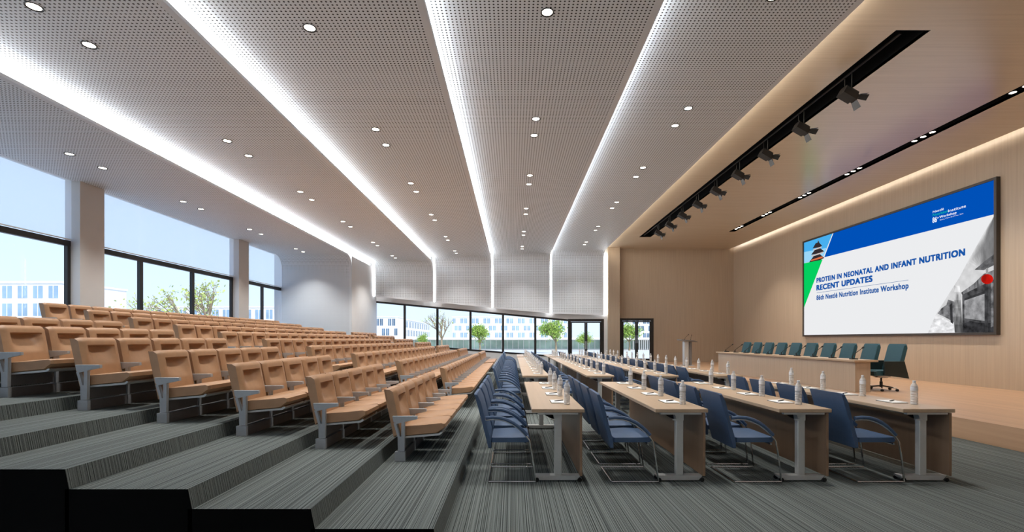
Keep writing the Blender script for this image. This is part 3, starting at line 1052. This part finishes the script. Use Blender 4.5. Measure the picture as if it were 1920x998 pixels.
lx, ly = 7.62, 20.9
lc = empty('lectern', (lx, ly, ZS))
MB().box(-0.24, 0.24, -0.2, 0.2, 0, 0.03).build('base_plate', M['grey_metal'], lc)
MB().rbox(-0.17, 0.03, -0.12, 0.12, 0.03, 1.07, 0.02).build('front_column', M['silver'], lc)
MB().rbox(0.04, 0.17, -0.10, 0.10, 0.03, 1.05, 0.02).build('rear_column', M['beam'], lc)
MB().prism([(-0.36, 1.105), (0.20, 1.07), (0.34, 1.03), (0.34, 1.045), (0.20, 1.10), (-0.34, 1.14)], -0.3, 0.3, 0.006).build('reading_top', M['beam'], lc)
tag(lc, 'slim grey metal lectern standing near the timber end wall', 'lectern')
for i, (dx, tx) in enumerate(((-0.12, 0.16), (0.14, 0.05))):
    t = empty('lectern_microphone', (lx + dx, ly, ZS + 1.133 - (0.0 if i == 0 else 0.02)))
    MB().lathe([(0.02, 0.0), (0.02, 0.02), (0.006, 0.025)], 8).build('base', M['rubber'], t)
    MB().tube([(0, 0, 0.02), (tx * 0.3, 0, 0.10), (tx, 0, 0.20)], 0.006, 6).build('gooseneck', M['rubber'], t)
    MB().tube([(tx, 0, 0.20), (tx * 1.08 + 0.01, 0, 0.235)], [0.012, 0.016], 6).build('microphone_head', M['rubber'], t)
    tag(t, ['thin microphone leaning across the top of the grey lectern', 'thin upright microphone at the stage side of the grey lectern'][i], 'microphone', 'lectern microphones')

# ------------------------------------------------------------------ display screen with its slide
XSF = XW - 0.07
def scr(px, py, lift=0.0):
    s = (px - CX) / XSF
    return (XSF - lift, F / s, ZC - (py - HY) / s)
screen = empty('display_screen', (0, 0, 0))
ya, yb = scr(1870.5, 330)[1], scr(1506, 452)[1]
zt, zl = 1.45 + (HY - 331) / ((1870.5 - CX) / XSF), 1.45 + (HY - 628) / ((1870.5 - CX) / XSF)
fr = 0.06
f_ = MB()
f_.box(XSF - 0.03, XW - 0.002, ya, ya + fr, zl, zt).box(XSF - 0.03, XW - 0.002, yb - fr, yb, zl, zt)
f_.box(XSF - 0.03, XW - 0.002, ya + fr, yb - fr, zl, zl + fr).box(XSF - 0.03, XW - 0.002, ya + fr, yb - fr, zt - fr, zt)
f_.build('bezel', M['screen_frame'], screen)
SE = 1.0
def sm(name, rgb): return emit('slide_' + name, rgb, SE)
MB().box(XSF, XSF + 0.04, ya + fr, yb - fr, zl + fr, zt - fr).build('display_face', sm('white', (229, 230, 232)), screen)
Ya, Yb, Za, Zb = ya + fr, yb - fr, zl + fr, zt - fr
def clampp(p):
    return (p[0], min(max(p[1], Ya), Yb), min(max(p[2], Za), Zb))
lay = [0]
def slide_poly(name, pts, rgb, lift=None):
    lay[0] += 1
    l_ = 0.001 * lay[0] if lift is None else lift
    ps = [clampp(scr(x, y, l_)) for x, y in pts]
    return MB().quad(ps).build(name, sm(name, rgb), screen)
slide_poly('blue_band', [(1562.6, 430), (1868, 330), (1868, 401), (1545.5, 482.7)], (0, 78, 178))
slide_poly('sky_picture', [(1504, 452), (1561, 430), (1543, 484), (1504, 495)], (70, 170, 232))
slide_poly('sky_picture_low', [(1504, 474), (1550, 465), (1543, 484), (1504, 495)], (150, 208, 240))
slide_poly('green_wedge', [(1504, 495), (1542.6, 486.5), (1507.6, 577), (1504, 586)], (4, 200, 92))
# a round tiered hall in the small picture
for y0, y1, hw, xc in ((456, 452, 2.0, 1534.5), (463, 455, 9, 1533), (474, 466, 13, 1534), (487, 477, 15.5, 1533)):
    slide_poly('hall_roof', [(xc - hw, y0 + hw * .32), (xc - hw * .35, y1 + 1), (xc + hw * .3, y1 - .5), (min(xc + hw, 1546), y0 - hw * .2), (xc + hw * .3, y0 + 1.2)], (50, 42, 46))
for y0, hw in ((466, 8), (477, 11)):
    slide_poly('hall_wall', [(1533 - hw, y0 + hw * .2), (1533 + hw, y0 - hw * .35 - 1), (1533 + hw, y0 - hw * .35 + 1.6), (1533 - hw, y0 + hw * .2 + 2.6)], (196, 188, 186))
slide_poly('hall_gallery', [(1521, 487.5), (1543, 480.5), (1543, 484), (1521, 490)], (214, 110, 70))
slide_poly('hall_spire', [(1533.7, 454), (1534.3, 447), (1535, 454)], (120, 110, 60))
# the grey alley picture: flat print with a grainy tone
def print_mat(name, rgb, var, sc):
    m, n, l, b_ = mat_base('slide_' + name)
    n.remove(b_)
    g = n.new('ShaderNodeNewGeometry')
    mp = n.new('ShaderNodeMapping'); mp.inputs['Scale'].default_value = sc
    t = n.new('ShaderNodeTexNoise'); t.inputs['Scale'].default_value = 1.0; t.inputs['Detail'].default_value = 5
    r = n.new('ShaderNodeValToRGB')
    r.color_ramp.elements[0].position = 0.32; r.color_ramp.elements[1].position = 0.68
    r.color_ramp.elements[0].color = lin(*[max(0, c * (1 - var)) for c in rgb])
    r.color_ramp.elements[1].color = lin(*[min(255, c * (1 + var)) for c in rgb])
    em = n.new('ShaderNodeEmission'); em.inputs[1].default_value = SE
    l.new(g.outputs['Position'], mp.inputs[0]); l.new(mp.outputs[0], t.inputs['Vector'])
    l.new(t.outputs['Fac'], r.inputs[0]); l.new(r.outputs[0], em.inputs[0])
    l.new(em.outputs[0], n['Material Output'].inputs[0])
    return m
def print_poly(name, pts, rgb, var=0.2, sc=(1, 7, 7)):
    o = slide_poly(name, pts, rgb)
    o.data.materials[0] = print_mat(name, rgb, var, sc)
print_poly('alley_sky', [(1868, 402), (1868, 626), (1742, 626), (1758, 586), (1800, 520), (1812, 497)], (206, 206, 207), 0.04)
for i in range(8):            # the upper roof fades out towards the white of the slide
    t = i / 7
    c = 206 - 84 * t
    x = 1814 + 30 * t
    print_poly('upper_roof', [(1868, 404), (1868, 486), (x + 16 * (1 - t) + 2, 500 - 6 * t), (x, 494 - 28 * t)], (c, c, c + 1), 0.10, (1, 9, 3))
print_poly('upper_eave', [(1868, 476), (1868, 497), (1846, 507), (1829, 506), (1848, 490)], (92, 92, 94), 0.3)
print_poly('house_front', [(1868, 512), (1868, 624), (1806, 624), (1806, 552), (1834, 534)], (70, 70, 72), 0.35)
print_poly('house_wall', [(1848, 550), (1848, 602), (1810, 597), (1810, 563)], (142, 142, 144), 0.2)
print_poly('wall_top', [(1848, 546), (1848, 551), (1810, 564), (1810, 560)], (52, 52, 54), 0.2)
print_poly('house_eave', [(1868, 506), (1868, 524), (1806, 553), (1804, 549), (1828, 532), (1846, 514)], (112, 112, 114), 0.35, (1, 14, 4))
for i in range(6):            # the gate post dissolves upwards into mist
    t = i / 5
    c = 78 + 110 * t
    y0, y1 = 624 - 76 * t, 624 - 76 * min(1, t + 0.25) - (12 if i == 5 else 0)
    print_poly('gate_post', [(1807 - 3 * t, y0), (1806 - 4 * t, y1), (1791, y1), (1792, y0)], (c, c, c + 1), 0.3, (1, 12, 3))
print_poly('far_house', [(1792, 566), (1792, 606), (1786, 602), (1780, 598), (1760, 588), (1768, 578), (1777, 572), (1780, 562)], (104, 104, 106), 0.4)
print_poly('alley_pole', [(1788, 568), (1790, 622), (1785, 606), (1783, 572)], (46, 46, 48), 0.3)
print_poly('bright_ground', [(1790, 608), (1793, 625), (1742, 626), (1757, 590), (1778, 600)], (222, 222, 224), 0.12, (1, 6, 12))
print_poly('stone_pile', [(1868, 606), (1868, 624), (1808, 624), (1808, 608), (1822, 602), (1840, 606)], (44, 44, 46), 0.5)
print_poly('door_post', [(1856, 526), (1856, 624), (1849, 624), (1849, 530)], (58, 58, 60), 0.3)
print_poly('door_post', [(1868, 530), (1868, 612), (1861, 614), (1861, 530)], (104, 104, 106), 0.4)
print_poly('lantern_hook', [(1851.5, 503), (1856, 502), (1856, 515), (1851.5, 515)], (150, 150, 150), 0.1)
print_poly('red_lantern', [(1854 + 11.5 * math.cos(a * PI / 8), 523.5 + 9.5 * math.sin(a * PI / 8)) for a in range(16)], (190, 24, 16), 0.2, (1, 4, 2))
# lines and lettering
slide_poly('rule_line', [(1533.5, 549.0), (1706, 525.0), (1706, 525.7), (1533.5, 549.7)], (70, 110, 160))
TM = {}
def slide_text(txt, x0, yb_, yt_, x1, rgb, bold=0.02):
    cu = bpy.data.curves.new('lettering', 'FONT')
    cu.body = txt
    cu.space_character = 1.0 + bold * 1.9
    tmp = bpy.data.objects.new('lettering_source', cu)
    COL.objects.link(tmp)
    bpy.context.view_layer.update()
    me = bpy.data.meshes.new_from_object(tmp.evaluated_get(bpy.context.evaluated_depsgraph_get()))
    bpy.data.objects.remove(tmp); bpy.data.curves.remove(cu)
    xs = [v.co.x for v in me.vertices]
    mn, mxx = min(xs), max(xs)
    base, cap = scr(x0, yb_), scr(x0, yt_)
    wid = base[1] - scr(x1, yb_)[1]
    sx = wid / (mxx - mn)
    sy = (cap[2] - base[2]) / 0.73
    lay[0] += 1
    vs, fs = [], []
    offs = [(0, 0)] + ([(bold * a, bold * .7 * c) for a in (-1, 0, 1) for c in (-1, 0, 1)] if bold else [])
    for q, (ox, oy) in enumerate(offs):           # struck several times to make the letters bold
        i0 = len(vs)
        for v in me.vertices:
            vs.append((XSF - 0.001 * lay[0] - 0.00004 * q, base[1] - (v.co.x + ox - mn) * sx, base[2] + (v.co.y + oy) * sy))
        fs += [tuple(i0 + i for i in p.vertices) for p in me.polygons]
    me = bpy.data.meshes.new('lettering')
    me.from_pydata(vs, [], fs)
    key = rgb
    if key not in TM:
        TM[key] = sm('lettering', rgb)
    me.materials.clear(); me.materials.append(TM[key])
    me.name = 'lettering'
    o = bpy.data.objects.new('lettering', me)
    COL.objects.link(o); o.parent = screen
    o['kind'] = 'stuff'
    return o
BL = (22, 84, 164)
slide_text('PROTEIN IN NEONATAL AND INFANT NUTRITION', 1533.5, 530.2, 521.6, 1812, BL, 0.06)
slide_text('RECENT UPDATES', 1533.5, 544.6, 534.9, 1637.8, BL, 0.06)
slide_text('86th Nestlé Nutrition Institute Workshop', 1533.5, 562.8, 554.0, 1706, (44, 92, 160), 0.045)
WH = (236, 242, 252)
slide_text('Nestlé', 1752.3, 399.8, 395.4, 1772.8, WH, 0.012)
slide_text('Nutrition', 1752.3, 406.0, 401.2, 1780.3, (20, 176, 160), 0.012)
slide_text('Institute', 1781.2, 398.2, 393.0, 1814.6, WH, 0.012)
slide_text('86', 1752.0, 418.0, 408.0, 1759.8, WH, 0.03)
slide_text('th', 1759.8, 410.2, 407.4, 1763.8, WH, 0.012)
slide_text('Workshop', 1765.0, 409.6, 405.0, 1797.0, WH, 0.02)
slide_text('Beijing, China, 26-27 May, 2016', 1765.9, 413.6, 411.6, 1810, WH, 0.0)
tag(screen, 'large wall-mounted display screen showing a blue and white title slide', 'screen')

# ------------------------------------------------------------------ outside: plaza, pavilion, buildings, trees
ZG = -1.2
b = MB()
b.quad([(-260, -40, ZG), (200, -40, ZG), (200, 320, ZG), (-260, 320, ZG)])
struct(b.build('ground_plaza', M['paving']), 'pale paved plaza outside the windows')
# low glazed pavilion
pv = empty('glass_pavilion', (0, 120, ZG))
MB().box(-62, 62, -2.5, 10, 2.62, 3.05).build('roof_slab', M['facade'], pv)
MB().box(-60, 60, 0, 9, 2.40, 2.62).build('fascia', M['facade'], pv)
MB().box(-60, 60, 0.6, 9, 0.0, 0.25).build('plinth', M['facade'], pv)
MB().box(-60, 60, 6, 6.2, 0.25, 2.4).build('rear_wall', M['pav_glass'], pv)
pm = None
for i in range(54):
    x = -44 + i * 1.38
    if pm is None:
        pm = MB().box(0, 1.26, 0, 0.05, 0.0, 2.12).build('pane', M['pav_glass'], pv); pm.location = (x, 1.0, 0.26)
        cm = MB().box(0, 0.10, -0.06, 0.1, 0, 2.12).build('mullion', M['facade'], pv); cm.location = (x + 1.27, 1.0, 0.26)
    else:
        for src, dx in ((pm, 0), (cm, 1.27)):
            q = src.copy(); COL.objects.link(q); q.location = (x + dx, 1.0, 0.26)
fn = None
for i in range(16):
    if fn is None:
        fn = MB().box(0, 0.22, -0.5, 0.0, 0, 2.4).build('fin', M['facade'], pv); fn.location = (30.2, 0.6, 0.0)
    else:
        q = fn.copy(); COL.objects.link(q); q.location = (30.2 + i * 0.5, 0.6, 0.0)
tag(pv, 'low white roofed glass pavilion across the plaza', 'pavilion')

def building(name, label, corner, direc, length, height, floors, bays, gm, depth=14, seed=1, checker=False, wm=None):
    """a block whose face runs from corner along direc; windows are recessed pieces"""
    rnd = random.Random(seed)
    t = empty(name, (corner[0], corner[1], ZG))
    t.rotation_euler = (0, 0, math.atan2(direc[1], direc[0]))
    MB().box(0, length, 0, depth, 0, height).build('block', wm or M['facade'], t)
    MB().box(-0.2, length + 0.2, -0.25, depth + .2, height, height + 0.35).build('roof_edge', M['facade'], t)
    fh, bw = height / floors, length / bays
    src = None
    for fl in range(floors):
        for i in range(bays):
            ww_ = bw * (0.62 if not checker else 0.5)
            off = bw * (0.19 if not checker else (0.08 if (fl + i) % 2 else 0.42))
            x, z = i * bw + off, fl * fh + fh * 0.16
            if src is None:
                f0 = MB()
                hh = fh * 0.70
                f0.box(0, ww_, -0.06, 0.02, 0, hh)
                src = f0.build('window', gm, t)
                g0 = MB().box(ww_ * .47, ww_ * .53, -0.10, -0.055, 0, hh).build('window_bar', M['facade'], src)
                src.location = (x, 0, z)
            else:
                q = src.copy(); COL.objects.link(q); q.location = (x, 0, z)
                q2 = g0.copy(); COL.objects.link(q2); q2.parent = q
    tag(t, label, 'building')
    return t
building('office_block', 'white office block with offset dark windows beyond the plaza', (-58, 170), (1, 0), 17.5, 10.4, 3, 8, M['facade_glass'], 10, 1, True)
building('office_wing', 'long office wing with dark windows running away from the plaza', (-40.4, 181.5), (-0.02, 1), 60, 10.0, 3, 20, M['facade_glass'], 8, 2, True)
building('pale_office', 'pale glazed office block seen behind the green trees', (-24, 192), (1, 0), 46, 11.4, 4, 20, M['pale_glass'], 12, 3, True)
building('far_office', 'tall bluish office block seen through the timber wall doors', (40, 170), (1, 0), 26, 15.5, 6, 14, M['facade_glass'], 12, 4, True)
building('corner_building', 'white building with glass bays outside the side windows', (-122, 86), (1, -0.02), 42, 12.6, 4, 15, M['pale_glass'], 14, 5)
building('low_white_building', 'long low white building behind the trees outside the side windows', (-104, 136), (1, 0), 52, 11.6, 3, 17, M['pale_glass'], 10, 6)

def tree(label, loc, h, crown_r, nleaf, lm, seed, bare=False, low=0.30):
    rnd = random.Random(seed)
    t = empty('tree', loc)
    tr = MB()
    tips = []
    def grow(p, d, ln, r, lvl):
        q = p + d * ln
        mid = (p + q) / 2 + Vector((rnd.uniform(-.06, .06), rnd.uniform(-.06, .06), 0)) * ln
        tr.tube([p, mid, q], [r, r * .85, r * .68], 6 if lvl < 2 else 4)
        if lvl >= 1:
            tips.append((mid, ln)); tips.append((q, ln))
        if lvl >= 4:
            return
        n = 4 if lvl < 2 else 3
        for i in range(n):
            a = 2 * PI * (i + rnd.random() * .6) / n
            tilt = rnd.uniform(0.5, 1.05) if lvl else rnd.uniform(0.6, 1.0)
            if i == 0:
                tilt = rnd.uniform(0.02, 0.22)
            side = Vector((math.cos(a), math.sin(a), 0))
            nd = (d * math.cos(tilt) + side * math.sin(tilt) * crown_r + Vector((0, 0, .12))).normalized()
            grow(q if i == 0 else mid.lerp(q, rnd.uniform(.5, 1.0)), nd, ln * rnd.uniform(.62, .78), r * .6, lvl + 1)
    grow(Vector((0, 0, 0)), Vector((0, 0, 1)), h * low, h * 0.022, 0)
    tr.build('trunk', M['bark'], t)
    lf = MB()
    for i in range(nleaf):
        p, ln = rnd.choice(tips)
        c = p + Vector((rnd.gauss(0, 1), rnd.gauss(0, 1), rnd.gauss(0, .8))) * h * 0.048
        sz = h * rnd.uniform(.010, .021)
        a = Vector((rnd.gauss(0, 1), rnd.gauss(0, 1), rnd.gauss(0, 1))).normalized()
        u = a.orthogonal().normalized() * sz
        v = a.cross(u).normalized() * sz * .7
        lf.quad([c - u, c + v, c + u, c - v])
    lf.build('foliage', lm, t)
    tag(t, label, 'tree', 'trees outside the windows')
tree('thinly leaved bare tree in front of the slanted windows', at(828, 0, 105)[:2] + (ZG,), 12.0, 0.8, 70, M['leaf_pale'], 11, low=0.26)
tree('bushy low green tree between bare tree and office wing', at(796, 0, 112)[:2] + (ZG,), 6.0, 1.2, 2200, M['leaf'], 12, low=0.24)
tree('dense green tree in front of the pale office', at(899, 0, 100)[:2] + (ZG,), 9.8, 0.6, 2600, M['leaf'], 23, low=0.20)
tree('tall spreading green tree close to the dark framed doors', at(1042, 0, 92)[:2] + (ZG,), 10.4, 0.85, 2100, M['leaf'], 24, low=0.21)
tree('green tree seen through the far wall doors', at(1098, 0, 108)[:2] + (ZG,), 7.4, 1.1, 1900, M['leaf'], 25, low=0.2)
tree('leafy tree filling the timber wall doors', at(1180, 0, 112)[:2] + (ZG,), 10.5, 1.1, 2800, M['leaf'], 26, low=0.2)
tree('small leafy tree outside the side windows beside the column', at(266, 0, 40)[:2] + (ZG,), 6.4, 0.8, 420, M['leaf_pale'], 17, low=0.34)
tree('taller leafy tree outside the side windows near the second column', at(388, 0, 38)[:2] + (ZG,), 7.6, 0.8, 560, M['leaf_pale'], 18, low=0.34)
